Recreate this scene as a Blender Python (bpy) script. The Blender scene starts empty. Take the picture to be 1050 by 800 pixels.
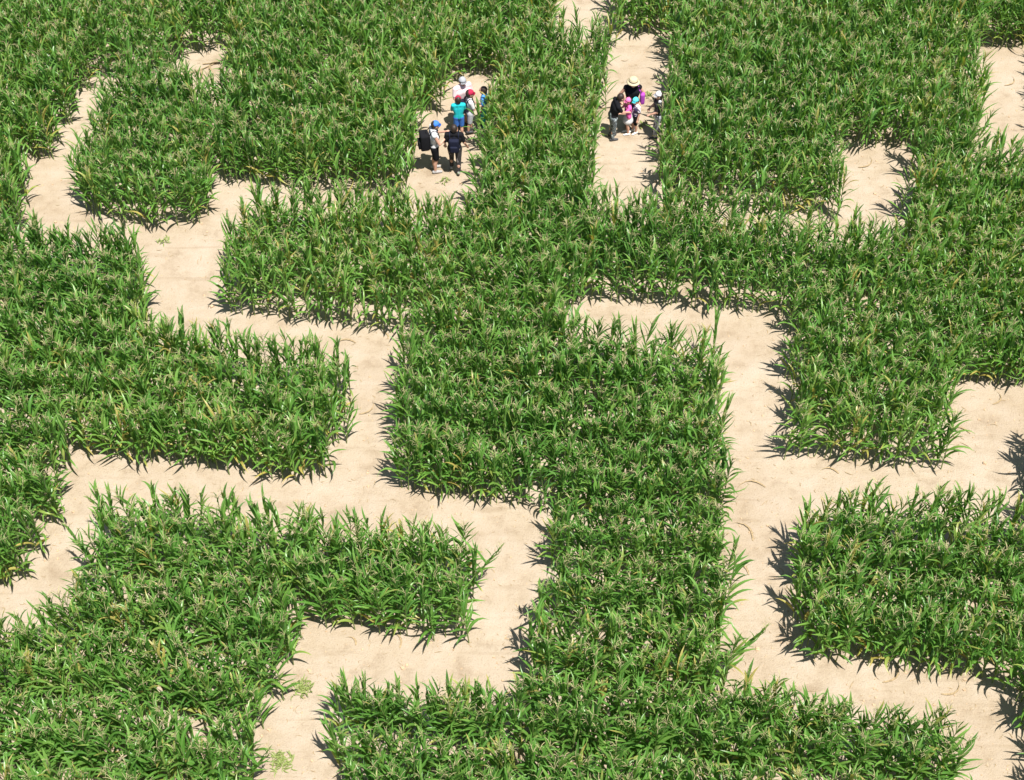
import bpy, bmesh, math, random
import numpy as np
from mathutils import Vector, Matrix
C = bpy.context.scene.collection
R = math.radians
rng = np.random.default_rng(11)
random.seed(5)

# ------------------------------------------------------------------ camera, sky, sun, exposure
PITCH, CAM_H, FPX = R(48.8), 28.4, 1650.0            # drone looking down, focal length in pixels of a 1050 px wide frame
cam_d = bpy.data.cameras.new('camera'); cam = bpy.data.objects.new('camera', cam_d); C.objects.link(cam)
cam.location = (0, 0, CAM_H); cam.rotation_euler = (math.pi/2 - PITCH, 0, 0)
cam_d.sensor_width = 36; cam_d.lens = FPX/1050*36; cam_d.clip_end = 2000
bpy.context.scene.camera = cam
SUN_EL = R(69); SHADOW = Vector((-0.56, 0.83, 0)).normalized()     # direction shadows fall on the ground
w = bpy.data.worlds.new('World'); bpy.context.scene.world = w; w.use_nodes = True
nt = w.node_tree; bg = nt.nodes['Background']
sky = nt.nodes.new('ShaderNodeTexSky'); sky.sky_type = 'NISHITA'; sky.sun_disc = False
sky.sun_elevation = SUN_EL; sky.sun_rotation = math.atan2(-SHADOW.x, -SHADOW.y)
nt.links.new(sky.outputs[0], bg.inputs[0]); bg.inputs[1].default_value = 0.07
sd = bpy.data.lights.new('sun', 'SUN'); sun = bpy.data.objects.new('sun', sd); C.objects.link(sun)
sd.energy = 4.8; sd.angle = R(0.53); sd.color = (1, 0.955, 0.88)
sun_dir = Vector((SHADOW.x*math.cos(SUN_EL), SHADOW.y*math.cos(SUN_EL), -math.sin(SUN_EL)))
sun.rotation_euler = sun_dir.to_track_quat('-Z', 'Y').to_euler(); sun.location = (20, -20, 60)
vs = bpy.context.scene.view_settings
vs.view_transform = 'Standard'; vs.look = 'None'; vs.gamma = 1; vs.exposure = 1.05; vs.use_curve_mapping = False

# ------------------------------------------------------------------ helpers
cp, sp = math.cos(PITCH), math.sin(PITCH)
def project(x, y, z=0.0):
    dz = z - CAM_H
    D = y*cp - dz*sp
    return 525 + FPX*x/D, 400 - FPX*(y*sp + dz*cp)/D, D
def ground_at(px, py):
    a, b = (px-525)/FPX, (400-py)/FPX
    dx, dy, dz = a, cp + b*sp, -sp + b*cp
    t = CAM_H/-dz
    return Vector((dx*t, dy*t, 0))
def tag(o, label=None, cat=None, group=None, kind=None):
    if label: o['label'] = label
    if cat: o['category'] = cat
    if group: o['group'] = group
    if kind: o['kind'] = kind
    return o
def empty(name, loc, rz=0):
    o = bpy.data.objects.new(name, None); C.objects.link(o); o.location = loc; o.rotation_euler = (0, 0, rz)
    o.empty_display_size = 0.2
    return o
def mesh_np(name, V, Q, smooth=False, attrs=None, uv=None):
    """V (n,3), Q (m,4) quads"""
    me = bpy.data.meshes.new(name); n, m = len(V), len(Q)
    me.vertices.add(n); me.vertices.foreach_set('co', np.ascontiguousarray(V, np.float32).ravel())
    me.loops.add(m*4); me.loops.foreach_set('vertex_index', np.ascontiguousarray(Q, np.int32).ravel())
    me.polygons.add(m); me.polygons.foreach_set('loop_start', np.arange(0, m*4, 4, dtype=np.int32))
    me.update(calc_edges=True)
    me.polygons.foreach_set('use_smooth', np.full(m, smooth))
    for k, a in (attrs or {}).items():
        at = me.attributes.new(k, 'FLOAT', 'POINT'); at.data.foreach_set('value', np.ascontiguousarray(a, np.float32))
    return me

# ------------------------------------------------------------------ materials
def new_mat(name):
    m = bpy.data.materials.new(name); m.use_nodes = True
    return m, m.node_tree.nodes, m.node_tree.links, m.node_tree.nodes['Principled BSDF']
def ramp(ns, stops, interp='LINEAR'):
    r = ns.new('ShaderNodeValToRGB'); r.color_ramp.interpolation = interp
    els = r.color_ramp.elements
    while len(els) < len(stops): els.new(0.5)
    for e, (p, c) in zip(els, stops): e.position = p; e.color = (*c, 1)
    return r
def sand_material():
    m, ns, ln, b = new_mat('sandy_soil')
    tc = ns.new('ShaderNodeTexCoord')
    def noise(scale, detail=6, rough=0.6):
        n = ns.new('ShaderNodeTexNoise'); n.inputs['Scale'].default_value = scale; n.inputs['Detail'].default_value = detail
        n.inputs['Roughness'].default_value = rough; ln.new(tc.outputs['Object'], n.inputs['Vector']); return n
    big, mid, fine = noise(0.35, 4), noise(1.7, 8, 0.65), noise(28, 5, 0.7)
    r1 = ramp(ns, [(0.30, (0.285, 0.225, 0.162)), (0.46, (0.357, 0.294, 0.222)), (0.68, (0.387, 0.327, 0.262))])
    ln.new(mid.outputs[0], r1.inputs[0])
    r2 = ramp(ns, [(0.35, (0.90, 0.87, 0.83)), (0.62, (1, 1, 1))]); ln.new(big.outputs[0], r2.inputs[0])
    mx = ns.new('ShaderNodeMix'); mx.data_type = 'RGBA'; mx.blend_type = 'MULTIPLY'; mx.inputs[0].default_value = 1
    ln.new(r1.outputs[0], mx.inputs[6]); ln.new(r2.outputs[0], mx.inputs[7])
    r3 = ramp(ns, [(0.33, (0.74, 0.70, 0.66)), (0.47, (1, 1, 1)), (0.8, (1.0, 1.0, 1.0))]); ln.new(fine.outputs[0], r3.inputs[0])
    mx2 = ns.new('ShaderNodeMix'); mx2.data_type = 'RGBA'; mx2.blend_type = 'MULTIPLY'; mx2.inputs[0].default_value = 0.8
    ln.new(mx.outputs[2], mx2.inputs[6]); ln.new(r3.outputs[0], mx2.inputs[7])
    # faint curved wheel scuffs
    mp = ns.new('ShaderNodeMapping'); mp.inputs['Scale'].default_value = (0.25, 2.4, 1); mp.inputs['Rotation'].default_value = (0, 0, 0.12)
    ln.new(tc.outputs['Object'], mp.inputs['Vector'])
    tr = ns.new('ShaderNodeTexNoise'); tr.inputs['Scale'].default_value = 1.6; tr.inputs['Detail'].default_value = 7; tr.inputs['Distortion'].default_value = 0.6
    ln.new(mp.outputs[0], tr.inputs['Vector'])
    r4 = ramp(ns, [(0.30, (0.82, 0.79, 0.74)), (0.42, (1, 1, 1))]); ln.new(tr.outputs[0], r4.inputs[0])
    mx3 = ns.new('ShaderNodeMix'); mx3.data_type = 'RGBA'; mx3.blend_type = 'MULTIPLY'; mx3.inputs[0].default_value = 0.7
    ln.new(mx2.outputs[2], mx3.inputs[6]); ln.new(r4.outputs[0], mx3.inputs[7])
    ln.new(mx3.outputs[2], b.inputs['Base Color'])
    b.inputs['Roughness'].default_value = 0.95; b.inputs['Specular IOR Level'].default_value = 0.15
    ad = ns.new('ShaderNodeMath'); ad.operation = 'MULTIPLY_ADD'; ad.inputs[1].default_value = 0.35
    ln.new(fine.outputs[0], ad.inputs[0]); ln.new(mid.outputs[0], ad.inputs[2])
    bp = ns.new('ShaderNodeBump'); bp.inputs['Strength'].default_value = 0.55; bp.inputs['Distance'].default_value = 0.16
    ln.new(ad.outputs[0], bp.inputs['Height']); ln.new(bp.outputs[0], b.inputs['Normal'])
    return m
def leaf_material():
    m, ns, ln, b = new_mat('corn_leaf')
    at = ns.new('ShaderNodeAttribute'); at.attribute_name = 'tint'
    r = ramp(ns, [(0.0, (0.038, 0.132, 0.018)), (0.45, (0.090, 0.232, 0.033)), (0.8, (0.170, 0.318, 0.060)), (0.93, (0.26, 0.31, 0.07)), (1.0, (0.38, 0.32, 0.09))])
    ln.new(at.outputs['Fac'], r.inputs[0])
    ac = ns.new('ShaderNodeAttribute'); ac.attribute_name = 'across'     # pale midrib
    r2 = ramp(ns, [(0.0, (1, 1, 1)), (0.10, (0.5, 0.5, 0.5)), (0.22, (0, 0, 0))]); ln.new(ac.outputs['Fac'], r2.inputs[0])
    mx = ns.new('ShaderNodeMix'); mx.data_type = 'RGBA'; mx.inputs[7].default_value = (0.19, 0.26, 0.10, 1)
    ln.new(r2.outputs[0], mx.inputs[0]); ln.new(r.outputs[0], mx.inputs[6])
    ln.new(mx.outputs[2], b.inputs['Base Color'])
    b.inputs['Roughness'].default_value = 0.36; b.inputs['Specular IOR Level'].default_value = 0.5
    tl = ns.new('ShaderNodeBsdfTranslucent')
    mb = ns.new('ShaderNodeMix'); mb.data_type = 'RGBA'; mb.blend_type = 'MULTIPLY'; mb.inputs[0].default_value = 1; mb.inputs[7].default_value = (1.7, 1.5, 0.7, 1)
    ln.new(mx.outputs[2], mb.inputs[6]); ln.new(mb.outputs[2], tl.inputs[0])
    sh = ns.new('ShaderNodeMixShader'); sh.inputs[0].default_value = 0.36
    ln.new(b.outputs[0], sh.inputs[1]); ln.new(tl.outputs[0], sh.inputs[2])
    ln.new(sh.outputs[0], ns['Material Output'].inputs[0])
    return m
def plain(name, col, rough=0.8, var=0.12, scale=14, spec=0.3):
    m, ns, ln, b = new_mat(name)
    tc = ns.new('ShaderNodeTexCoord'); n = ns.new('ShaderNodeTexNoise'); n.inputs['Scale'].default_value = scale; n.inputs['Detail'].default_value = 4
    ln.new(tc.outputs['Object'], n.inputs['Vector'])
    r = ramp(ns, [(0.3, tuple(c*(1-var) for c in col)), (0.7, tuple(min(1, c*(1+var)) for c in col))])
    ln.new(n.outputs[0], r.inputs[0]); ln.new(r.outputs[0], b.inputs['Base Color'])
    b.inputs['Roughness'].default_value = rough; b.inputs['Specular IOR Level'].default_value = spec
    return m
def camo(name, cols, scale=9):
    m, ns, ln, b = new_mat(name)
    tc = ns.new('ShaderNodeTexCoord'); n = ns.new('ShaderNodeTexNoise'); n.inputs['Scale'].default_value = scale; n.inputs['Detail'].default_value = 2
    ln.new(tc.outputs['Object'], n.inputs['Vector'])
    k = len(cols); r = ramp(ns, [(0.38+0.24*i/max(1, k-1) if i else 0, c) for i, c in enumerate(cols)], 'CONSTANT')
    ln.new(n.outputs[0], r.inputs[0]); ln.new(r.outputs[0], b.inputs['Base Color']); b.inputs['Roughness'].default_value = 0.85
    return m
M = dict(sand=sand_material(), leaf=leaf_material(),
    stalk=plain('corn_stalk', (0.15, 0.20, 0.06), 0.6), tassel=plain('corn_tassel', (0.37, 0.34, 0.17), 0.9, 0.25, 40),
    husk=plain('corn_husk', (0.20, 0.27, 0.08), 0.6), silk=plain('corn_silk', (0.25, 0.13, 0.05)),
    dry=plain('dry_leaf', (0.27, 0.20, 0.115), 0.9, 0.3, 30), weed=plain('weed_leaf', (0.17, 0.21, 0.06), 0.6, 0.3, 30),
    clod=plain('soil_clod', (0.40, 0.29, 0.19), 1.0, 0.2, 30),
    skin=plain('skin', (0.46, 0.26, 0.19), 0.55, 0.06), hair=plain('dark_hair', (0.03, 0.02, 0.015), 0.5),
    black=plain('black_cloth', (0.010, 0.010, 0.012), 0.95, spec=0.08), navy=plain('navy_cloth', (0.011, 0.013, 0.027), spec=0.1),
    white=plain('white_cloth', (0.53, 0.52, 0.54), 0.85, 0.04), pinkwhite=plain('pale_pink_cloth', (0.62, 0.47, 0.48), 0.85, 0.1, 8),
    grey=plain('grey_cloth', (0.30, 0.31, 0.33)), lightgrey=plain('light_grey_cloth', (0.40, 0.40, 0.45)),
    blue=plain('blue_cloth', (0.04, 0.15, 0.50)), midblue=plain('mid_blue_cloth', (0.07, 0.25, 0.58)),
    teal=plain('turquoise_cloth', (0.01, 0.38, 0.42)), cyan=plain('light_turquoise_cloth', (0.08, 0.58, 0.66)),
    red=plain('crimson_cloth', (0.33, 0.010, 0.045)), pink=plain('pink_cloth', (0.62, 0.14, 0.33)), hotpink=plain('bright_pink_cloth', (0.60, 0.10, 0.34)),
    purple=plain('violet_cloth', (0.30, 0.05, 0.33)), straw=plain('straw', (0.44, 0.37, 0.235), 0.9, 0.15, 60),
    shoe=plain('dark_shoe', (0.05, 0.05, 0.055), 0.6), whiteshoe=plain('pale_shoe', (0.62, 0.60, 0.58)), greyshoe=plain('grey_shoe', (0.30, 0.29, 0.29)),
    phone=plain('phone_case', (0.02, 0.02, 0.025), 0.3),
    camo=camo('camouflage_cloth', [(0.03, 0.035, 0.04), (0.16, 0.19, 0.21), (0.05, 0.06, 0.06), (0.38, 0.43, 0.46)]),
    darkcamo=camo('dark_patterned_cloth', [(0.012, 0.011, 0.012), (0.025, 0.022, 0.024), (0.012, 0.011, 0.012), (0.17, 0.15, 0.15)], 6),
    blackwhite=camo('black_white_cloth', [(0.012, 0.012, 0.013), (0.015, 0.015, 0.016), (0.5, 0.5, 0.52)], 6),
    greypattern=camo('pale_grey_patterned_cloth', [(0.28, 0.28, 0.32), (0.45, 0.45, 0.50), (0.06, 0.06, 0.07)], 6),
    navywhite=camo('navy_white_cloth', [(0.04, 0.03, 0.09), (0.68, 0.66, 0.72), (0.05, 0.04, 0.12)], 8))

# ------------------------------------------------------------------ the maze: path outlines on the ground (given as map points seen in the photo, laid on the ground plane)
PATHS = [
 [(28,215),(36,183),(62,157),(85,104),(106,80),(165,72),(197,55),(236,47),(240,75),(240,122),(200,114),(186,96),(160,92),(118,114),(97,170),(82,222)],
 [(20,210),(90,217),(125,227),(162,232),(202,228),(224,210),(226,186),(262,186),(258,248),(242,285),(233,320),(160,362),(155,320),(152,286),(100,284),(20,274)],
 [(150,275),(235,275),(233,318),(300,326),(360,333),(415,339),(425,345),(418,395),(408,440),(410,497),(410,520),(340,520),(338,492),(346,470),(359,420),(362,402),(300,395),(230,385),(160,372)],
 [(226,186),(262,188),(310,193),(344,194),(400,199),(482,205),(482,246),(400,241),(300,238),(256,244)],
 [(416,250),(416,200),(425,172),(430,143),(455,112),(460,84),(480,76),(500,76),(520,88),(514,126),(499,134),(497,165),(492,205),(488,250)],
 [(634,34),(687,38),(687,80),(684,110),(679,150),(677,205),(680,250),(606,246),(608,195),(613,140),(622,90)],
 [(684,200),(767,210),(830,220),(868,225),(868,272),(800,255),(690,246)],
 [(848,150),(872,140),(886,149),(930,151),(932,200),(926,240),(915,276),(866,270),(862,225),(860,190)],
 [(994,46),(1068,50),(1066,100),(1075,150),(1080,192),(992,192),(998,140),(1002,100)],
 [(940,162),(1008,160),(1008,182),(940,180)],
 [(568,-90),(628,-90),(630,20),(628,62),(566,62),(566,0)],
 [(82,462),(110,468),(140,473),(200,476),(260,488),(300,491),(338,489),(410,497),(470,512),(552,517),(562,530),(500,590),(440,582),(350,574),(270,562),(200,553),(118,550),(60,548),(72,500)],
 [(70,480),(118,490),(118,550),(104,580),(98,612),(100,640),(72,662),(40,680),(0,692),(-260,740),(-260,640),(0,600),(12,600),(36,588),(52,555),(62,540)],
 [(490,515),(552,517),(568,530),(566,560),(562,610),(550,650),(540,690),(545,720),(535,748),(480,742),(480,650),(486,600)],
 [(318,640),(360,637),(394,648),(445,653),(480,655),(540,680),(545,720),(535,752),(493,748),(404,742),(354,742),(300,742),(300,670)],
 [(318,642),(360,650),(356,745),(354,800),(350,1100),(240,1100),(258,820),(268,780),(284,735),(296,692)],
 [(578,322),(612,308),(645,307),(700,314),(745,318),(800,322),(806,384),(740,386),(640,380),(584,376)],
 [(733,318),(800,322),(808,360),(808,420),(806,466),(806,478),(804,562),(814,577),(810,610),(818,640),(814,668),(810,740),(742,738),(740,690),(742,600),(736,500),(734,420)],
 [(793,464),(807,468),(850,470),(905,476),(964,483),(980,470),(1045,470),(1045,558),(990,560),(930,551),(860,554),(815,566),(793,566)],
 [(966,392),(1005,390),(1040,394),(1300,412),(1300,470),(1056,466),(1052,520),(1050,560),(975,556),(966,465),(972,430)],
 [(742,690),(816,668),(840,675),(873,676),(929,686),(1001,690),(1030,705),(1045,740),(1060,800),(1085,1100),(976,1100),(980,805),(966,780),(945,770),(903,764),(849,755),(790,746),(742,740)],
]
PATHS = [np.array([ground_at(*p)[:2] for p in pl]) for pl in PATHS]
def in_poly(P, poly):
    x, y = P[:, 0], P[:, 1]; inside = np.zeros(len(P), bool); n = len(poly); j = n-1
    for i in range(n):
        xi, yi, xj, yj = *poly[i], *poly[j]
        if yi != yj:
            inside ^= ((yi > y) != (yj > y)) & (x < (xj-xi)*(y-yi)/(yj-yi) + xi)
        j = i
    return inside
def on_path(P):
    r = np.zeros(len(P), bool)
    for pl in PATHS: r |= in_poly(P, pl)
    return r

# ground: one sheet
bm = bmesh.new(); bmesh.ops.create_grid(bm, x_segments=2, y_segments=2, size=700)
me = bpy.data.meshes.new('ground'); bm.to_mesh(me); bm.free(); me.materials.append(M['sand'])
go = bpy.data.objects.new('ground', me); C.objects.link(go); tag(go, kind='structure')

# ------------------------------------------------------------------ corn plants
def strip_leaf(base, az, length, width, el0, droop, tint, twist):
    """a corn blade: rises at el0, arches over, V-folded along its midrib"""
    n = 7; t = np.linspace(0, 1, n)
    el = el0 - droop*t**1.5
    step = length/(n-1)
    r = np.concatenate([[0], np.cumsum(np.cos((el[1:]+el[:-1])/2))])*step
    z = np.concatenate([[0], np.cumsum(np.sin((el[1:]+el[:-1])/2))])*step
    a = az + twist*t**2
    cx = np.stack([r*np.cos(a), r*np.sin(a), z], 1)
    wd = width*np.clip(np.sin(np.pi*np.clip(0.16+0.86*t, 0, 1))**0.75, 0.03, 1)*0.5
    side = np.stack([-np.sin(a), np.cos(a), np.zeros(n)], 1)
    up = np.stack([-np.sin(el)*np.cos(a), -np.sin(el)*np.sin(a), np.cos(el)], 1)
    ph = rng.uniform(0, 6.28); wav = 0.12*np.sin(ph + t*9)
    L = cx + side*wd[:, None] + up*(wd*(0.35+wav))[:, None]
    Rr = cx - side*wd[:, None] + up*(wd*(0.35-wav))[:, None]
    V = np.stack([L, cx, Rr], 1).reshape(-1, 3) + base
    Q = []
    for i in range(n-1):
        k = 3*i
        Q += [(k, k+1, k+4, k+3), (k+1, k+2, k+5, k+4)]
    tn = np.full((n, 3), tint)
    if tint > 0.75: tn[-2:] += 0.15                     # drying tips on the palest leaves
    ac = np.tile([1., 0., 1.], (n, 1))
    return V, np.array(Q), np.clip(tn, 0, 1).ravel(), ac.ravel()
def tube_np(pts, rad, ns=5):
    pts = np.array(pts, float); n = len(pts); V = []
    for i in range(n):
        d = pts[min(i+1, n-1)] - pts[max(i-1, 0)]; d /= np.linalg.norm(d)+1e-9
        u = np.cross(d, (0.3, 1, 0.2)); u /= np.linalg.norm(u); v = np.cross(d, u)
        for k in range(ns):
            a = 2*math.pi*k/ns; V.append(pts[i] + rad[i]*(math.cos(a)*u + math.sin(a)*v))
    Q = [(i*ns+k, i*ns+(k+1) % ns, (i+1)*ns+(k+1) % ns, (i+1)*ns+k) for i in range(n-1) for k in range(ns)]
    return np.array(V), np.array(Q)
class Bag:
    def __init__(s): s.V, s.Q, s.t, s.a, s.n = [], [], [], [], 0
    def add(s, V, Q, t=0.5, a=1.0):
        s.V.append(V); s.Q.append(Q+s.n); s.n += len(V)
        s.t.append(np.broadcast_to(np.asarray(t, float), len(V))); s.a.append(np.broadcast_to(np.asarray(a, float), len(V)))
    def arrays(s): return np.concatenate(s.V), np.concatenate(s.Q), np.concatenate(s.t), np.concatenate(s.a)
def corn_variant(kind):
    H = {'tall': 1.74, 'short': 1.40, 'leaning': 1.56, 'yellowed': 1.55}.get(kind, 1.60) * rng.uniform(0.96, 1.04)
    lean = rng.normal(0, 0.035, 2) if kind != 'leaning' else rng.normal(0, 0.13, 2)
    st = Bag(); zs = np.linspace(0, H, 6)
    path = np.stack([lean[0]*zs**1.6, lean[1]*zs**1.6, zs], 1)
    st.add(*tube_np(path, np.linspace(0.014, 0.006, 6), 5))
    at = lambda z: np.array([np.interp(z, zs, path[:, 0]), np.interp(z, zs, path[:, 1]), z])
    fo = Bag(); nl = rng.integers(12, 15); a0 = rng.uniform(0, 6.28)
    for i in range(nl):
        f = i/(nl-1)
        z = H*(0.16 + 0.80*f); az = a0 + math.pi*i + rng.normal(0, 0.38)
        ln = (0.47 + 0.20*math.sin(math.pi*min(1, f*0.9+0.12)))*rng.uniform(0.8, 1.12)*(0.8 if f > 0.93 else 1)
        el = R(60 + 21*f) + rng.normal(0, 0.10); dr = R(92 - 66*f)*rng.uniform(0.4, 1.3)
        tint = np.clip(rng.normal(0.45, 0.17), 0, 0.9)
        if f < 0.12 and rng.random() < 0.2: tint = 0.93
        if kind == 'yellowed' and f > 0.4 and rng.random() < 0.55: tint = rng.uniform(0.84, 0.97)
        fo.add(*strip_leaf(at(z), az, ln, rng.uniform(0.044, 0.072), el, dr, tint, rng.normal(0, 0.35)))
    ta = Bag(); top = at(H)
    nb = rng.integers(4, 7); th = rng.uniform(0.18, 0.27)
    ta.add(*tube_np([top, top+(0, 0, th*0.5), top+np.array([lean[0]*0.2, lean[1]*0.2, th])], (0.006, 0.006, 0.003), 3))
    for k in range(nb):
        a = rng.uniform(0, 6.28); s = rng.uniform(0.06, 0.13); b0 = top + np.array([0, 0, th*rng.uniform(0.2, 0.6)])
        d = np.array([math.cos(a), math.sin(a), 0])
        ta.add(*tube_np([b0, b0+d*s*0.6+np.array([0, 0, s*0.9]), b0+d*s*1.3+np.array([0, 0, s*1.0])], (0.004, 0.0045, 0.0025), 3))
    ea = Bag(); ez = H*rng.uniform(0.48, 0.58); a = a0 + rng.normal(0, 0.3); d = np.array([math.cos(a), math.sin(a), 0]); b0 = at(ez) + d*0.012
    ax = d*0.45 + np.array([0, 0, 0.9])
    ea.add(*tube_np([b0, b0+ax*0.05, b0+ax*0.12, b0+ax*0.18, b0+ax*0.22], (0.010, 0.024, 0.026, 0.018, 0.004), 6))
    return dict(kind=kind, stalk=st.arrays(), foliage=fo.arrays(), tassel=ta.arrays(), ear=ea.arrays())
KINDS = ['plain']*14 + ['tall']*5 + ['short']*5 + ['leaning']*4 + ['yellowed']*3
VARS = [corn_variant(k) for k in KINDS]
PARTS = ('stalk', 'foliage', 'tassel', 'ear')
PMAT = dict(stalk=M['stalk'], foliage=M['leaf'], tassel=M['tassel'], ear=M['husk'])

ROW_A = R(-6.0); ROW, STEP = 0.74, 0.112
ca, sa = math.cos(ROW_A), math.sin(ROW_A)
pl = []                                                  # x, y, row
for k in range(-30, 64):
    s = np.arange(-27, 27, STEP); s = s + rng.uniform(-0.5, 0.5)*STEP + rng.normal(0, 0.03, len(s))
    v = k*ROW + (0.11 if k % 2 else 0) + 0.05*np.sin(s*0.35+k*0.2) + rng.normal(0, 0.028, len(s))
    x = s*ca - v*sa; y = 25 + s*sa + v*ca
    pl.append(np.stack([x, y, np.full(len(s), k)], 1))
P = np.concatenate(pl)
px, py, _ = project(P[:, 0], P[:, 1])
P = P[(px > -170) & (px < 1220) & (py > -150) & (py < 1010)]
J2 = P[:, :2] + rng.normal(0, 0.07, (len(P), 2))
P = P[~on_path(J2)]
# the maze was cut after sowing: a full fringe of plants stands along every near and far edge of a block
E = []
for poly in PATHS:
    for a, b in zip(poly, np.roll(poly, -1, 0)):
        d = b - a; L = np.linalg.norm(d)
        if L < 0.05: continue
        d /= L; nrm = np.array([-d[1], d[0]])
        if abs(nrm[1]) < 0.45: continue
        t = np.arange(rng.uniform(0, STEP), L, STEP); q = a + np.outer(t, d)
        for s_ in (1, -1):
            o1 = q + nrm*s_*0.10
            keep = ~on_path(o1) & ~on_path(q + nrm*s_*0.3)
            if s_*nrm[1] > 0: o1 = o1 + np.array([0, -0.15])             # plants on the side facing the camera lean out over the path
            E.append(o1[keep] + rng.normal(0, 0.045, (keep.sum(), 2)))
E = np.concatenate(E); kept = []
epx, epy, _ = project(E[:, 0], E[:, 1]); E = E[(epx > -170) & (epx < 1220) & (epy > -150) & (epy < 1010)]
cur = P[:, :2].copy()
for e in E:
    rowd = np.abs(-(cur[:, 0]-e[0])*sa + (cur[:, 1]-e[1])*ca); along = np.abs((cur[:, 0]-e[0])*ca + (cur[:, 1]-e[1])*sa)
    if ((rowd < 0.17) & (along < 0.11)).any(): continue
    cur = np.vstack([cur, e])
    kept.append((e[0], e[1], round((-e[0]*sa + (e[1]-25)*ca)/ROW)))
P = np.concatenate([P, np.array(kept)])
# patchy emergence: thin spots where the soil shows
thin = np.sin(P[:, 0]*0.9+1.3*np.sin(P[:, 1]*0.7))*np.sin(P[:, 1]*1.1+0.8*np.sin(P[:, 0]*0.6+2))
P = P[rng.random(len(P)) > np.where(thin > 0.8, 0.13, 0.04)]
N = len(P)
var = rng.integers(0, len(VARS), N); rot = rng.uniform(0, 2*math.pi, N)
vig = 1 + 0.05*np.sin(P[:, 0]*0.55+0.4)*np.cos(P[:, 1]*0.45)            # slow change of vigour across the field
scl = rng.normal(1.0, 0.05, N)*vig; tip = rng.normal(0, 0.038, (N, 2))
tin = rng.normal(0, 0.09, N) + 0.12*np.sin(P[:, 0]*0.4+P[:, 1]*0.3+1)*np.sin(P[:, 1]*0.5)
# the 300 plants that show largest: nearest to the camera with their upper half inside the frame
hx, hy, D = project(P[:, 0], P[:, 1], 1.2)
ok = (hx > 4) & (hx < 1046) & (hy < 796)
order = np.argsort(np.where(ok, D, 1e9)); near = np.zeros(N, bool); near[order[:300]] = True
# the rest of the crop: one mass
acc = Bag(); mats = []
for i in np.nonzero(~near)[0]:
    v = VARS[var[i]]; c, s = math.cos(rot[i])*scl[i], math.sin(rot[i])*scl[i]
    A = np.array([[c, s, 0], [-s, c, 0], [tip[i, 0], tip[i, 1], scl[i]]])
    for mi, p in enumerate(PARTS):
        V, Q, t, a = v[p]
        acc.add(V@A + np.array([P[i, 0], P[i, 1], 0]), Q, np.clip(t + tin[i], 0, 1) if p == 'foliage' else t, a)
        mats.append(np.full(len(Q), mi, np.int32))
V, Q, t, a = acc.arrays()
me = mesh_np('corn_crop', V, Q, True, dict(tint=t, across=a))
for p in PARTS: me.materials.append(PMAT[p])
me.polygons.foreach_set('material_index', np.concatenate(mats)); me.update()
crop = bpy.data.objects.new('corn_crop', me); C.objects.link(crop)
tag(crop, 'dense mass of green tasselled corn plants forming the maze blocks', 'corn crop', kind='stuff')
print('plants', N, 'faces', len(Q))
# the near plants: each one a thing of its own
VM = []
for v in VARS:
    d = {}
    for p in PARTS:
        Vv, Qv, tv, av = v[p]; mm = mesh_np(p, Vv, Qv, True, dict(tint=tv, across=av)); mm.materials.append(PMAT[p]); d[p] = mm
    VM.append(d)
ONES = 'first second third fourth fifth sixth seventh eighth ninth tenth eleventh twelfth thirteenth fourteenth fifteenth sixteenth seventeenth eighteenth nineteenth'.split()
TENS = {20: ('twentieth', 'twenty'), 30: ('thirtieth', 'thirty'), 40: ('fortieth', 'forty'), 50: ('fiftieth', 'fifty'), 60: ('sixtieth', 'sixty'), 70: ('seventieth', 'seventy'), 80: ('eightieth', 'eighty'), 90: ('ninetieth', 'ninety')}
def ordinal(n):
    if n < 20: return ONES[n-1]
    if n > 99: return 'farthest'
    a, b = TENS[n//10*10]; return a if n % 10 == 0 else b + '-' + ONES[n % 10 - 1]
LOOK = dict(plain='upright corn plant', tall='tall corn plant', short='short corn plant', leaning='leaning corn plant', yellowed='yellow-leaved corn plant')
idx = np.nonzero(near)[0]
for side in ('left', 'right'):
    rows = sorted({int(P[i, 2]) for i in idx if (hx[i] < 320) == (side == 'left')})
    for ri, k in enumerate(rows):
        mem = [i for i in idx if int(P[i, 2]) == k and ((hx[i] < 320) == (side == 'left'))]
        mem.sort(key=lambda i: P[i, 0]*(-1 if side == 'left' else 1))
        for n, i in enumerate(mem):
            r = empty('corn_plant', (P[i, 0], P[i, 1], 0), rot[i]); r.scale = (scl[i],)*3; r.rotation_euler = (tip[i, 0], tip[i, 1], rot[i])
            rn = 'frontmost row' if ri == 0 else ONES[ri] + ' row from the front'
            tag(r, f"{LOOK[VARS[var[i]]['kind']]}, {ordinal(n+1)} {side} of the bottom sandy gap, {rn}", 'corn plant', 'corn plants along the bottom of the field')
            for p in PARTS:
                o = bpy.data.objects.new(p, VM[var[i]][p]); C.objects.link(o); o.parent = r

# ------------------------------------------------------------------ path litter
acc = Bag()
for i in range(5200):
    p = ground_at(rng.uniform(-60, 1110), rng.uniform(-30, 840)); s = rng.gamma(2.0, 0.006)+0.006
    c = np.array([[-1, -1, -.3], [1, -1, -.3], [1, 1, -.3], [-1, 1, -.3], [-.6, -.7, .7], [.7, -.6, .6], [.6, .7, .75], [-.7, .6, .55]])*rng.uniform(0.6, 1.3, (8, 3))*s
    a = rng.uniform(0, 6.28); c = c@np.array([[math.cos(a), math.sin(a), 0], [-math.sin(a), math.cos(a), 0], [0, 0, 1]])
    acc.add(c + np.array([p.x, p.y, 0.0]), np.array([(0, 1, 5, 4), (1, 2, 6, 5), (2, 3, 7, 6), (3, 0, 4, 7), (4, 5, 6, 7)]))
V, Q, t, a = acc.arrays(); me = mesh_np('soil_clods', V, Q, False); me.materials.append(M['clod'])
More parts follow.
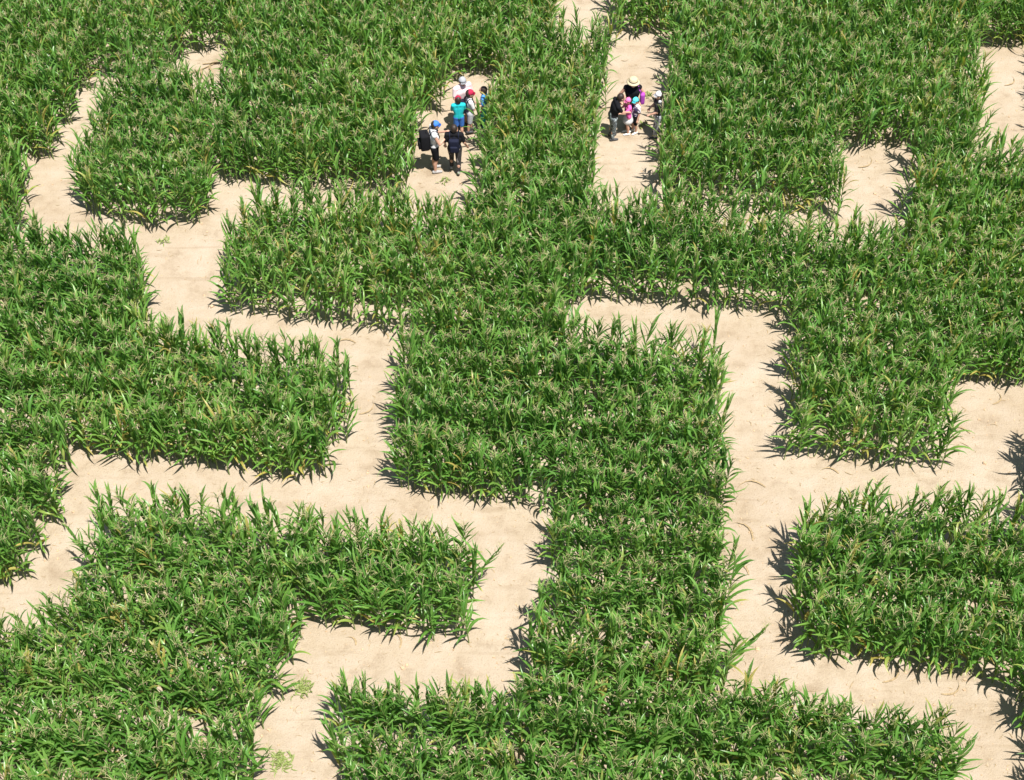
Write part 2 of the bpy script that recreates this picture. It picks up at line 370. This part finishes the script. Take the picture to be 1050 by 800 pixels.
o = bpy.data.objects.new('soil_clods', me); C.objects.link(o); tag(o, 'crumbs and small clods of sandy soil lying on the paths', 'soil clods', kind='stuff')

acc = Bag()
for i in range(4200):
    p = ground_at(rng.uniform(-60, 1110), rng.uniform(-30, 840)); L = rng.gamma(2.0, 0.03)+0.03
    V, Q, t, a = strip_leaf(np.array([p.x, p.y, 0.004]), rng.uniform(0, 6.28), L, rng.uniform(0.008, 0.022), R(8), R(16), 0.5, rng.normal(0, 0.7)); acc.add(V, Q)
V, Q, t, a = acc.arrays(); me = mesh_np('straw_litter', V, Q, True); me.materials.append(M['dry'])
o = bpy.data.objects.new('straw_litter', me); C.objects.link(o); tag(o, 'fine dry scraps of corn leaf strewn over the sandy soil', 'plant litter', kind='stuff')
def weed(pxy, size, label, pale=False):
    p = ground_at(*pxy); b = Bag()
    for k in range(int((70 if size > 0.3 else 26)*size/0.3)):
        q = np.clip(rng.normal(0, size*0.30, 2), -size*0.5, size*0.5); hgt = rng.uniform(0.05, 0.12)
        b.add(*strip_leaf(np.array([q[0], q[1], 0]), rng.uniform(0, 6.28), hgt*1.6, 0.025, R(rng.uniform(25, 70)), R(60), 0.6, 0.3))
    V, Q, t, a = b.arrays(); me = mesh_np('weed_clump', V, Q, True); me.materials.append(M['weed'])
    o = bpy.data.objects.new('weed_clump', me); C.objects.link(o); o.location = p
    tag(o, label, 'weed', 'weeds on the sandy paths')
weed((288, 782), 0.42, 'largest low yellow-green weed patch on the bottom left sandy path')
weed((310, 706), 0.34, 'weed patch on sandy path beside the corner above the bottom gap')
weed((455, 185), 0.24, 'pale weed patch on sand just below the black clad walker')
weed((664, 98), 0.26, 'weed patch on sand just above the white capped person')
weed((660, 128), 0.24, 'weed patch on sand between the children and white capped person')
weed((168, 248), 0.26, 'weed patch at the sandy corner in the upper left')

def dry_leaf(pxy, ang, L, label):
    p = ground_at(*pxy)
    V, Q, t, a = strip_leaf(np.array([0, 0, 0.012]), ang, L*0.75, 0.045, R(5), R(9), 0.5, 0.9)
    V[:, 2] = np.maximum(V[:, 2], 0.006) ; V2 = V.copy(); V2[:, 2] -= 0.003
    me = mesh_np('fallen_leaf', V, Q, True); me.materials.append(M['dry'])
    o = bpy.data.objects.new('fallen_leaf', me); C.objects.link(o); o.location = p
    tag(o, label, 'fallen leaf', 'dry corn leaves on the paths')
for (pxy, ang, L, lab) in [
  ((772, 555), 1.5, 0.9, 'long dry corn leaf lying lengthwise midway down the right vertical path'),
  ((768, 590), 1.7, 0.6, 'dry corn leaf on right vertical path beside the lower right block'),
  ((905, 700), 0.1, 0.8, 'dry corn leaf under the front edge of the lower right block'),
  ((965, 712), -0.2, 0.7, 'dry corn leaf near the right bend of the bottom right path'),
  ((860, 486), 2.2, 0.6, 'dry corn leaf below the near edge of the middle right block'),
  ((785, 500), 2.4, 0.9, 'thin dry leaf at the junction left of the lower right block'),
  ((1018, 415), 0.3, 0.6, 'dry corn leaf at the top of the far right sandy pocket'),
  ((995, 445), 2.2, 0.7, 'dry leaf in the middle of the far right sandy pocket'),
  ((365, 352), 2.5, 0.7, 'dry leaf at the top of the middle left vertical path'),
  ((398, 348), 1.5, 0.4, 'short dry leaf at upper right corner of the middle left path'),
  ((368, 425), 0.1, 0.7, 'dry leaf halfway down the middle left vertical path'),
  ((115, 560), 0.2, 0.7, 'dry leaf lying across the lower left sandy passage'),
  ((365, 662), 1.6, 0.4, 'short dry leaf on sand under the left end of lower corner block'),
  ((410, 665), 1.3, 0.6, 'curled dry leaf on the bottom horizontal path near its middle'),
  ((880, 172), 0.0, 0.8, 'dry leaf across the head of the small upper right pocket'),
  ((1030, 88), 0.1, 0.7, 'dry leaf on the sand at the top right corner pocket')]:
    dry_leaf(pxy, ang, L, lab)
# broken stalks lying at the head of the upper-left pocket
for (pxy, ang, lab) in [((226, 66), 0.05, 'pale broken corn stalk lying level across the small upper left clearing'),
                        ((206, 72), -2.5, 'bent broken corn stalk pointing down left into the upper left clearing')]:
    p = ground_at(*pxy); r = empty('fallen_corn_stalk', p, ang); tag(r, lab, 'fallen stalk', 'broken corn stalks on the ground')
    V, Q = tube_np([(-0.5, 0, 0.03), (0, 0.03, 0.05), (0.5, 0, 0.08), (0.8, -0.05, 0.16)], (0.016, 0.015, 0.012, 0.008), 6)
    me = mesh_np('stalk', V, Q, True); me.materials.append(M['dry']); o = bpy.data.objects.new('stalk', me); C.objects.link(o); o.parent = r
    b = Bag()
    for k in range(5): b.add(*strip_leaf(np.array([-0.3+0.25*k, 0, 0.04]), rng.normal(0, 0.6), 0.6, 0.06, R(25), R(40), 0.9, 0.3))
    V, Q, t, a = b.arrays(); me = mesh_np('foliage', V, Q, True, dict(tint=t, across=a)); me.materials.append(M['dry'])
    o = bpy.data.objects.new('foliage', me); C.objects.link(o); o.parent = r

# ------------------------------------------------------------------ people
def ball(bm, c, r, seg=14):
    r = (r, r, r) if isinstance(r, (int, float)) else r
    bmesh.ops.create_uvsphere(bm, u_segments=seg, v_segments=10, radius=1, matrix=Matrix.Translation(c) @ Matrix.Diagonal((*r, 1)))
def limb(bm, pts, rads, flat=1.0):
    """overlapping tapered capsules along a chain; all are fused into one surface afterwards"""
    for (a, b, ra, rb) in zip(pts[:-1], pts[1:], rads[:-1], rads[1:]):
        a, b = Vector(a), Vector(b); d = b-a; L = d.length
        if L < 1e-5: continue
        q = d.to_track_quat('Z', 'Y').to_matrix().to_4x4()
        bmesh.ops.create_cone(bm, cap_ends=True, segments=12, radius1=ra, radius2=rb, depth=L, matrix=Matrix.Translation((a+b)/2) @ q)
        ball(bm, a, ra, 12); ball(bm, b, rb, 12)
def fuse(name, bm, mat, parent, voxel, smooth=3, fac=0.5):
    me = bpy.data.meshes.new(name); bm.to_mesh(me); bm.free()
    o = bpy.data.objects.new(name, me); C.objects.link(o)
    m = o.modifiers.new('r', 'REMESH'); m.mode = 'VOXEL'; m.voxel_size = voxel; m.use_smooth_shade = True
    if smooth: s = o.modifiers.new('s', 'SMOOTH'); s.iterations = smooth; s.factor = fac
    dg = bpy.context.evaluated_depsgraph_get(); dg.update()
    me2 = bpy.data.meshes.new_from_object(o.evaluated_get(dg)); o.modifiers.clear(); o.data = me2; bpy.data.meshes.remove(me)
    me2.name = name; me2.materials.clear(); me2.materials.append(mat)
    o.parent = parent
    return o
def hand(bm, wrist, fore, h, right):
    """palm, four curled fingers and a thumb; fore = forearm direction"""
    f = Vector(fore).normalized(); s = f.cross(Vector((0, 0, 1)))
    if s.length < 0.2: s = Vector((0, 1, 0)) if abs(f.z) > 0.8 else Vector((1, 0, 0))
    s.normalize(); nrm = s.cross(f).normalized(); k = h/1.75; w_ = Vector(wrist)
    ball(bm, w_ + f*0.045*k, 0.034*k); limb(bm, [w_, w_+f*0.08*k], [0.028*k, 0.034*k])
    for j, L in enumerate((0.066, 0.076, 0.072, 0.056)):
        b0 = w_ + f*0.085*k + s*(j-1.5)*0.023*k
        limb(bm, [b0, b0+f*L*0.5*k, b0+f*L*0.85*k-nrm*L*0.4*k], [0.0098*k, 0.0095*k, 0.0085*k])
    t0 = w_ + f*0.03*k - s*0.028*k
    limb(bm, [t0, t0-s*0.03*k+f*0.03*k, t0-s*0.032*k+f*0.065*k-nrm*0.01*k], [0.013*k, 0.0115*k, 0.0095*k])
def person(label, pxy, h, face, top, legs, feet, arms, hair='hair', hat=None, head=1.0, sleeves='short', legwear='shorts', stride=0.0, stoop=0.0,
           nod=0.0, group=None, dress=None, build=1.0, legmat_low=None):
    """face: heading in degrees (0 = +x to the right, 90 = away from the camera). Local frame: x forward, y left, z up. arms: (elbow, wrist) for left and right, as fractions of height"""
    g = ground_at(*pxy); root = empty('person', g, R(face)); tag(root, label, 'person', group)
    k = h; hipz, kneez, ankz, shz = 0.515*k, 0.285*k, 0.045*k, 0.815*k
    st = lambda z: stoop*k*max(0, (z/k-0.515))**1.3*3.0                  # forward lean above the hips
    sw, hw = 0.108*k*build, 0.055*k*build
    P3 = lambda x, y, z: Vector((x + st(z), y, z - stoop*k*0.25*max(0, z/k-0.515)))
    pel, waist, chest, neck0 = P3(0, 0, hipz+0.02*k), P3(0, 0, 0.61*k), P3(0.008*k, 0, 0.74*k), P3(0, 0, 0.84*k)
    hd = 0.066*k*head; hc = P3(0.018*k + nod*0.05*k, 0, 0.865*k + hd*1.0 - abs(nod)*0.012*k)
    J = {}
    for s, nm in ((1, 'L'), (-1, 'R')):
        f = stride*s
        J['hip'+nm] = Vector((0, s*hw, hipz)); J['knee'+nm] = Vector((0.02*k + 0.10*k*f, s*hw*1.05, kneez)); J['ank'+nm] = Vector((0.13*k*f - 0.005*k, s*hw*1.1, ankz + (0.045*k if f < 0 else 0)))
        J['sh'+nm] = P3(0, s*sw, shz)
        e, w_ = arms[0] if s == 1 else arms[1]
        J['el'+nm] = P3(e[0]*k, s*e[1]*k, e[2]*k); J['wr'+nm] = P3(w_[0]*k, s*w_[1]*k, w_[2]*k)
    def torso(bm, grow):
        for s in (1, -1):
            o = Vector((0, s*0.042*k*build, 0)); o2 = Vector((0, s*0.062*k*build, 0)); o3 = Vector((0, s*0.034*k*build, 0))
            limb(bm, [pel+o*1.05, waist+o3, chest+o2, P3(0, s*0.075*k, 0.80*k)], [0.058*k*build+grow, 0.052*k*build+grow, 0.058*k*build+grow, 0.040*k+grow])
        limb(bm, [pel, waist, chest, P3(0, 0, 0.80*k)], [0.058*k*build+grow, 0.056*k*build+grow, 0.062*k*build+grow, 0.044*k+grow])
        limb(bm, [J['shL'], P3(0, 0, 0.825*k), J['shR']], [0.036*k+grow, 0.042*k+grow, 0.036*k+grow])
    bm = bmesh.new(); torso(bm, 0)
    limb(bm, [neck0, hc - Vector((0.01*k, 0, hd*0.7))], [0.034*k, 0.032*k])
    ball(bm, hc, (hd*0.98, hd*0.80, hd*1.12), 18); ball(bm, hc+Vector((hd*0.25, 0, -hd*0.55)), (hd*0.62, hd*0.58, hd*0.58))
    ball(bm, hc+Vector((hd*1.0, 0, -hd*0.12)), (hd*0.18, hd*0.13, hd*0.22)); ball(bm, hc+Vector((hd*0.86, 0, hd*0.16)), (hd*0.14, hd*0.5, hd*0.1))
    ball(bm, hc+Vector((hd*0.84, 0, -hd*0.52)), (hd*0.12, hd*0.26, hd*0.10))
    for s in (1, -1): ball(bm, hc+Vector((0, s*hd*0.82, -hd*0.05)), (hd*0.16, hd*0.10, hd*0.25))
    for nm in 'LR':
        limb(bm, [J['hip'+nm], J['knee'+nm], J['knee'+nm]*0.6+J['ank'+nm]*0.4+Vector((-0.012*k, 0, 0)), J['ank'+nm]], [0.050*k*build, 0.033*k, 0.033*k, 0.021*k])
        a = J['ank'+nm]; limb(bm, [a+Vector((-0.02*k, 0, -0.022*k)), a+Vector((0.085*k, 0, -0.026*k))], [0.021*k, 0.017*k])
        limb(bm, [J['sh'+nm], J['el'+nm], J['wr'+nm]], [0.031*k, 0.024*k, 0.016*k])
        hand(bm, J['wr'+nm], J['wr'+nm]-J['el'+nm], k, nm == 'R')
    fuse('body', bm, M['skin'], root, 0.0075*max(0.8, k/1.75), 2)
    for s in (1, -1):                                                    # eyes
        b2 = bmesh.new(); ball(b2, hc+Vector((hd*0.90, s*hd*0.30, hd*0.04)), hd*0.10, 8)
        me = bpy.data.meshes.new('eye'); b2.to_mesh(me); b2.free(); me.materials.append(M['hair'])
        o = bpy.data.objects.new('eye', me); C.objects.link(o); o.parent = root
    # clothes
    bm = bmesh.new(); torso(bm, 0.009*k)
    if sleeves != 'none':
        for nm in 'LR':
            e = J['sh'+nm].lerp(J['el'+nm], 0.72 if sleeves == 'short' else 1.0)
            pts, rr = [J['sh'+nm], e], [0.043*k, 0.037*k]
            if sleeves == 'long': pts.append(J['el'+nm].lerp(J['wr'+nm], 0.9)); rr = [0.043*k, 0.034*k, 0.026*k]
            limb(bm, pts, rr)
    fuse('tank_top' if sleeves == 'none' else 'shirt', bm, M[top], root, 0.012, 3)
    if dress:
        bm = bmesh.new()
        limb(bm, [Vector((0, 0, 0.60*k)), Vector((0, 0, 0.50*k)), Vector((0, 0, 0.40*k))], [0.075*k, 0.098*k, 0.125*k]); fuse('skirt', bm, M[dress], root, 0.012, 3)
    else:
        bm = bmesh.new()
        for s in (1, -1): limb(bm, [pel+Vector((0, s*0.03*k, 0.055*k)), pel+Vector((0, s*0.045*k*build, -0.01*k))], [0.060*k*build, 0.070*k*build])
        for nm in 'LR':
            e = J['knee'+nm] if legwear == 'shorts' else J['knee'+nm]*0.12 + J['ank'+nm]*0.88
            pts = [J['hip'+nm], J['hip'+nm].lerp(J['knee'+nm], 0.88)] if legwear == 'shorts' else [J['hip'+nm], J['knee'+nm], e]
            limb(bm, pts, [0.062*k*build, 0.052*k] if legwear == 'shorts' else [0.062*k*build, 0.045*k, 0.036*k])
        fuse('shorts' if legwear == 'shorts' else 'trousers', bm, M[legs], root, 0.012, 3)
    for nm in 'LR':
        a = J['ank'+nm]; bm = bmesh.new()
        limb(bm, [a+Vector((-0.024*k, 0, -0.014*k)), a+Vector((0.04*k, 0, -0.017*k)), a+Vector((0.098*k, 0, -0.024*k))], [0.028*k, 0.026*k, 0.020*k])
        limb(bm, [a+Vector((-0.01*k, 0, -0.01*k)), a+Vector((0, 0, 0.012*k))], [0.027*k, 0.025*k])
        for v in bm.verts: v.co.z = max(v.co.z, (a.z-ankz)+0.003)
        fuse('shoe', bm, M[feet], root, 0.009, 1)
    if hair:
        bm = bmesh.new(); ball(bm, hc+Vector((-hd*0.16, 0, hd*0.20)), (hd*1.0, hd*0.90, hd*1.05), 16); ball(bm, hc+Vector((-hd*0.5, 0, -hd*0.25)), (hd*0.6, hd*0.78, hd*0.7))
        if hair == 'long': limb(bm, [hc+Vector((-hd*0.8, 0, 0)), hc+Vector((-hd*1.0, 0, -hd*1.8))], [hd*0.45, hd*0.25])
        fuse('hair', bm, M['hair'], root, 0.010, 2)
    if hat:
        kind, mat = hat; bm = bmesh.new(); prof = []
        if kind == 'cap':
            n = 20; c0 = hc + Vector((-hd*0.06, 0, hd*0.28)); rings = []
            for j in range(7):
                a = j/6*math.pi/2*0.985
                rings.append([bm.verts.new(c0 + Vector((hd*1.04*math.cos(a)*math.cos(t), hd*0.90*math.cos(a)*math.sin(t), hd*0.98*math.sin(a)))) for t in np.linspace(0, 2*math.pi, n, endpoint=False)])
            for r0, r1 in zip(rings[:-1], rings[1:]):
                for i in range(n): bm.faces.new((r0[i], r0[(i+1) % n], r1[(i+1) % n], r1[i]))
            bm.faces.new(rings[-1]); bm.faces.new(rings[0][::-1])
            ball(bm, c0+Vector((0, 0, hd*1.0)), hd*0.09, 8)
            o = mesh_obj('cap', bm, M[mat], root)
            bm = bmesh.new(); ts = np.linspace(-0.95, 0.95, 11); up_, dn = [], []
            for e in (0, 1):
                for t in ts:
                    rr = hd*(1.0 if e == 0 else 1.45)
                    q = c0 + Vector((rr*math.cos(t)*(1 if e == 0 else 0.98), (hd*0.93 if e == 0 else hd*0.98)*math.sin(t), -hd*0.02 - (hd*0.22 if e else 0) - hd*0.16*t*t*e))
                    (up_ if True else dn).append(bm.verts.new(q))
            m_ = len(ts)
            for i in range(m_-1): bm.faces.new((up_[i], up_[i+1], up_[m_+i+1], up_[m_+i]))
            r_ = bmesh.ops.solidify(bm, geom=bm.faces[:], thickness=0.006)
            b = mesh_obj('brim', bm, M[mat], o)
        else:
            n = 28; c0 = hc + Vector((-hd*0.05, 0, hd*0.42))
            prof = [(1.68, -0.20), (1.72, -0.18), (1.5, -0.04), (1.25, 0.06), (1.12, 0.14), (1.06, 0.75), (0.85, 0.98), (0.3, 1.02)]
            rings = [[bm.verts.new(c0 + Vector((hd*r*math.cos(t), hd*r*math.sin(t)*0.97, hd*z + hd*0.10*math.sin(2*t+1)*(r > 1.8)))) for t in np.linspace(0, 2*math.pi, n, endpoint=False)] for r, z in prof]
            rings.insert(0, [bm.verts.new(c0 + Vector((hd*1.1*math.cos(t), hd*1.1*math.sin(t), -hd*0.02))) for t in np.linspace(0, 2*math.pi, n, endpoint=False)])
            for r0, r1 in zip(rings[:-1], rings[1:]):
                for i in range(n): bm.faces.new((r0[i], r0[(i+1) % n], r1[(i+1) % n], r1[i]))
            bm.faces.new(rings[-1]); bm.faces.new(rings[0][::-1])
            o = mesh_obj('straw_hat', bm, M[mat], root)
            bm = bmesh.new()
            bmesh.ops.create_cone(bm, cap_ends=False, segments=28, radius1=hd*1.15, radius2=hd*1.13, depth=hd*0.24, matrix=Matrix.Translation(c0+Vector((0, 0, hd*0.28))))
            mesh_obj('hat_band', bm, M['black'], o)
    return root, dict(k=k, chest=chest, sh=shz, sw=sw, st=st, J=J, hc=hc, build=build)
def mesh_obj(name, bm, mat, parent, smooth=True):
    bmesh.ops.recalc_face_normals(bm, faces=bm.faces[:])
    me = bpy.data.meshes.new(name); bm.to_mesh(me); bm.free(); me.materials.append(mat)
    if smooth: me.polygons.foreach_set('use_smooth', np.full(len(me.polygons), True))
    o = bpy.data.objects.new(name, me); C.objects.link(o); o.parent = parent
    return o
def rbox(bm, c, size, bev=0.03, rot=None):
    r = bmesh.ops.create_cube(bm, size=1, matrix=Matrix.Translation(c) @ (rot or Matrix()) @ Matrix.Diagonal((*size, 1)))
    es = list({e for v in r['verts'] for e in v.link_edges})
    bmesh.ops.bevel(bm, geom=es, offset=bev, segments=3, affect='EDGES', profile=0.6)
def backpack(who, label, mat, size=(0.19, 0.30, 0.44)):
    root, q = who; k = q['k']; mw = root.matrix_world
    t = empty('backpack', root.location, root.rotation_euler.z); tag(t, label, 'backpack', 'backpacks worn by visitors')
    bx = q['chest'].x - 0.062*k*q['build'] - 0.012*k - size[0]/2; zc = 0.80*k - size[2]/2
    t.location = root.location.copy()
    bm = bmesh.new(); rbox(bm, Vector((bx, 0, zc)), size, 0.055); mesh_obj('bag', bm, M[mat], t)
    bm = bmesh.new(); rbox(bm, Vector((bx-size[0]/2-0.02, 0, zc-size[2]*0.17)), (0.07, size[1]*0.72, size[2]*0.45), 0.025); mesh_obj('pocket', bm, M['grey' if mat == 'darkpack' else mat], t)
    for s in (1, -1):
        bm = bmesh.new(); y = s*0.075*k; g = 0.010*k
        limb(bm, [Vector((bx+size[0]/2, y, 0.80*k)), Vector((q['chest'].x-0.02*k, y, 0.868*k)), Vector((q['chest'].x+0.05*k, y, 0.84*k)), Vector((q['chest'].x+0.078*k, y*1.05, 0.74*k)), Vector((q['chest'].x+0.03*k, y*1.35, 0.64*k)), Vector((bx+size[0]/2, y*1.2, 0.60*k))], [0.014]*6)
        mesh_obj('strap', bm, M[mat], t)
    bm = bmesh.new(); limb(bm, [Vector((bx+0.05, 0.04, zc+size[2]/2)), Vector((bx+0.05, 0.03, zc+size[2]/2+0.03)), Vector((bx+0.05, -0.03, zc+size[2]/2+0.03)), Vector((bx+0.05, -0.04, zc+size[2]/2))], [0.008]*4)
    mesh_obj('handle', bm, M[mat], t)
DOWN = ((0.0, 0.145, 0.64), (0.05, 0.15, 0.49))
G1, G2 = 'visitors grouped on the upper left path', 'visitors grouped on the upper right path'
a = person('man in blue cap, white tank top and black shorts, wearing a black backpack', (446, 175), 1.66, 12, 'white', 'black', 'greyshoe',
    (((0.06, 0.145, 0.66), (0.20, 0.06, 0.72)), ((0.07, 0.15, 0.65), (0.20, 0.05, 0.70))), hat=('cap', 'blue'), sleeves='none', nod=0.5, group=G1, build=1.1)
backpack(a, 'bulky black backpack on the man in the white tank top', 'black', (0.24, 0.33, 0.50))
root, q = a; k = q['k']
ph = empty('phone', root.location, root.rotation_euler.z); tag(ph, 'small dark phone held up by the man in the blue cap', 'phone')
bm = bmesh.new(); rbox(bm, (q['J']['wrL']+q['J']['wrR'])/2 + Vector((0.11, 0, 0.035)), (0.075, 0.15, 0.012), 0.004); mesh_obj('case', bm, M['phone'], ph)
bm = bmesh.new(); rbox(bm, (q['J']['wrL']+q['J']['wrR'])/2 + Vector((0.11, 0, 0.0432)), (0.066, 0.135, 0.003), 0.001); mesh_obj('screen', bm, M['phone'], ph)
b = person('person in black T-shirt and dark patterned trousers walking away, seen from behind', (467, 176), 1.56, 88, 'black', 'darkcamo', 'greyshoe',
    (((-0.01, 0.16, 0.64), (0.07, 0.16, 0.52)), ((-0.01, 0.165, 0.65), (0.06, 0.20, 0.53))), legwear='long', stride=0.7, group=G1, build=1.1)
backpack(b, 'flat dark backpack on the walker dressed in black', 'navy', (0.14, 0.27, 0.40))
person('adult in grey cap and pale pink-white shirt standing behind two children', (475, 130), 1.68, -60, 'pinkwhite', 'lightgrey', 'shoe',
    (((0.03, 0.16, 0.66), (0.14, 0.10, 0.60)), ((0.03, 0.16, 0.66), (0.16, 0.12, 0.62))), hat=('cap', 'grey'), legwear='shorts', group=G1, build=1.15)
c = person('child in crimson cap and long turquoise top, back to the viewer', (471, 141), 1.36, 96, 'teal', 'blue', 'whiteshoe',
    (((0.05, 0.13, 0.66), (0.16, 0.07, 0.62)), ((0.05, 0.13, 0.66), (0.16, 0.07, 0.62))), hat=('cap', 'red'), head=1.1, legwear='shorts', group=G1, build=0.95)
d = person('child in crimson cap, white T-shirt and grey shorts with a navy backpack', (482, 136), 1.40, 15, 'white', 'lightgrey', 'shoe',
    (((0.06, 0.14, 0.66), (0.17, 0.08, 0.62)), ((0.06, 0.14, 0.66), (0.16, 0.08, 0.66))), hat=('cap', 'red'), head=1.18, legwear='shorts', stride=0.35, group=G1, build=1.1)
backpack(d, 'navy backpack on the child in the white T-shirt', 'navy', (0.17, 0.26, 0.36))
person('dark haired child in blue shirt half hidden at the corn edge', (497, 131), 1.36, 170, 'midblue', 'teal', 'shoe', (DOWN, DOWN), head=1.15, legwear='long', group=G1)
e = person('woman in wide straw hat and black tank top with hands on hips', (646, 130), 1.66, -88, 'black', 'navy', 'shoe',
    (((-0.02, 0.20, 0.66), (0.05, 0.13, 0.56)), ((-0.02, 0.20, 0.66), (0.05, 0.13, 0.56))), hair='long', hat=('straw', 'straw'), sleeves='none', legwear='shorts', group=G2, nod=0.3)
person('girl in pink cap, pink T-shirt and white skirt reaching to the left', (643, 137), 1.18, 190, 'hotpink', 'white', 'whiteshoe',
    (((0.12, 0.13, 0.70), (0.24, 0.11, 0.70)), ((0.10, 0.14, 0.68), (0.22, 0.12, 0.66))), hat=('cap', 'pink'), head=1.2, dress='white', group=G2)
person('child in bright turquoise cap, navy and white top and black shorts', (650, 136), 1.16, 215, 'navywhite', 'black', 'whiteshoe',
    (DOWN, ((0.06, 0.14, 0.65), (0.15, 0.10, 0.60))), hat=('cap', 'cyan'), head=1.2, legwear='shorts', group=G2)
person('dark haired person in black T-shirt and camouflage trousers reaching out right', (627, 142), 1.48, 12, 'black', 'camo', 'shoe',
    (((0.11, 0.12, 0.70), (0.24, 0.08, 0.68)), ((0.10, 0.13, 0.69), (0.23, 0.09, 0.64))), legwear='long', stoop=0.10, nod=0.5, head=1.08, group=G2, build=1.15)
person('person in white cap and black-and-white top beside the right corn edge', (673, 140), 1.50, 185, 'blackwhite', 'greypattern', 'shoe',
    (((0.05, 0.14, 0.66), (0.16, 0.10, 0.60)), ((0.04, 0.145, 0.66), (0.13, 0.12, 0.57))), hat=('cap', 'white'), head=1.08, legwear='long', stride=0.3, group=G2, build=1.1)
# the violet bag at the hatted woman's side
root, q = e
t = empty('shoulder_bag', root.location, root.rotation_euler.z); tag(t, 'violet cloth bag hanging at the side of the woman in straw hat', 'bag')
bm = bmesh.new(); rbox(bm, Vector((0.06, 0.27, 1.02)), (0.16, 0.13, 0.34), 0.05); mesh_obj('bag', bm, M['purple'], t)
bm = bmesh.new(); limb(bm, [Vector((0.05, 0.24, 1.18)), Vector((0.07, 0.17, 1.32)), Vector((0.03, 0.14, 1.43)), Vector((-0.06, 0.15, 1.36)), Vector((-0.02, 0.26, 1.18))], [0.016]*5); mesh_obj('strap', bm, M['purple'], t)
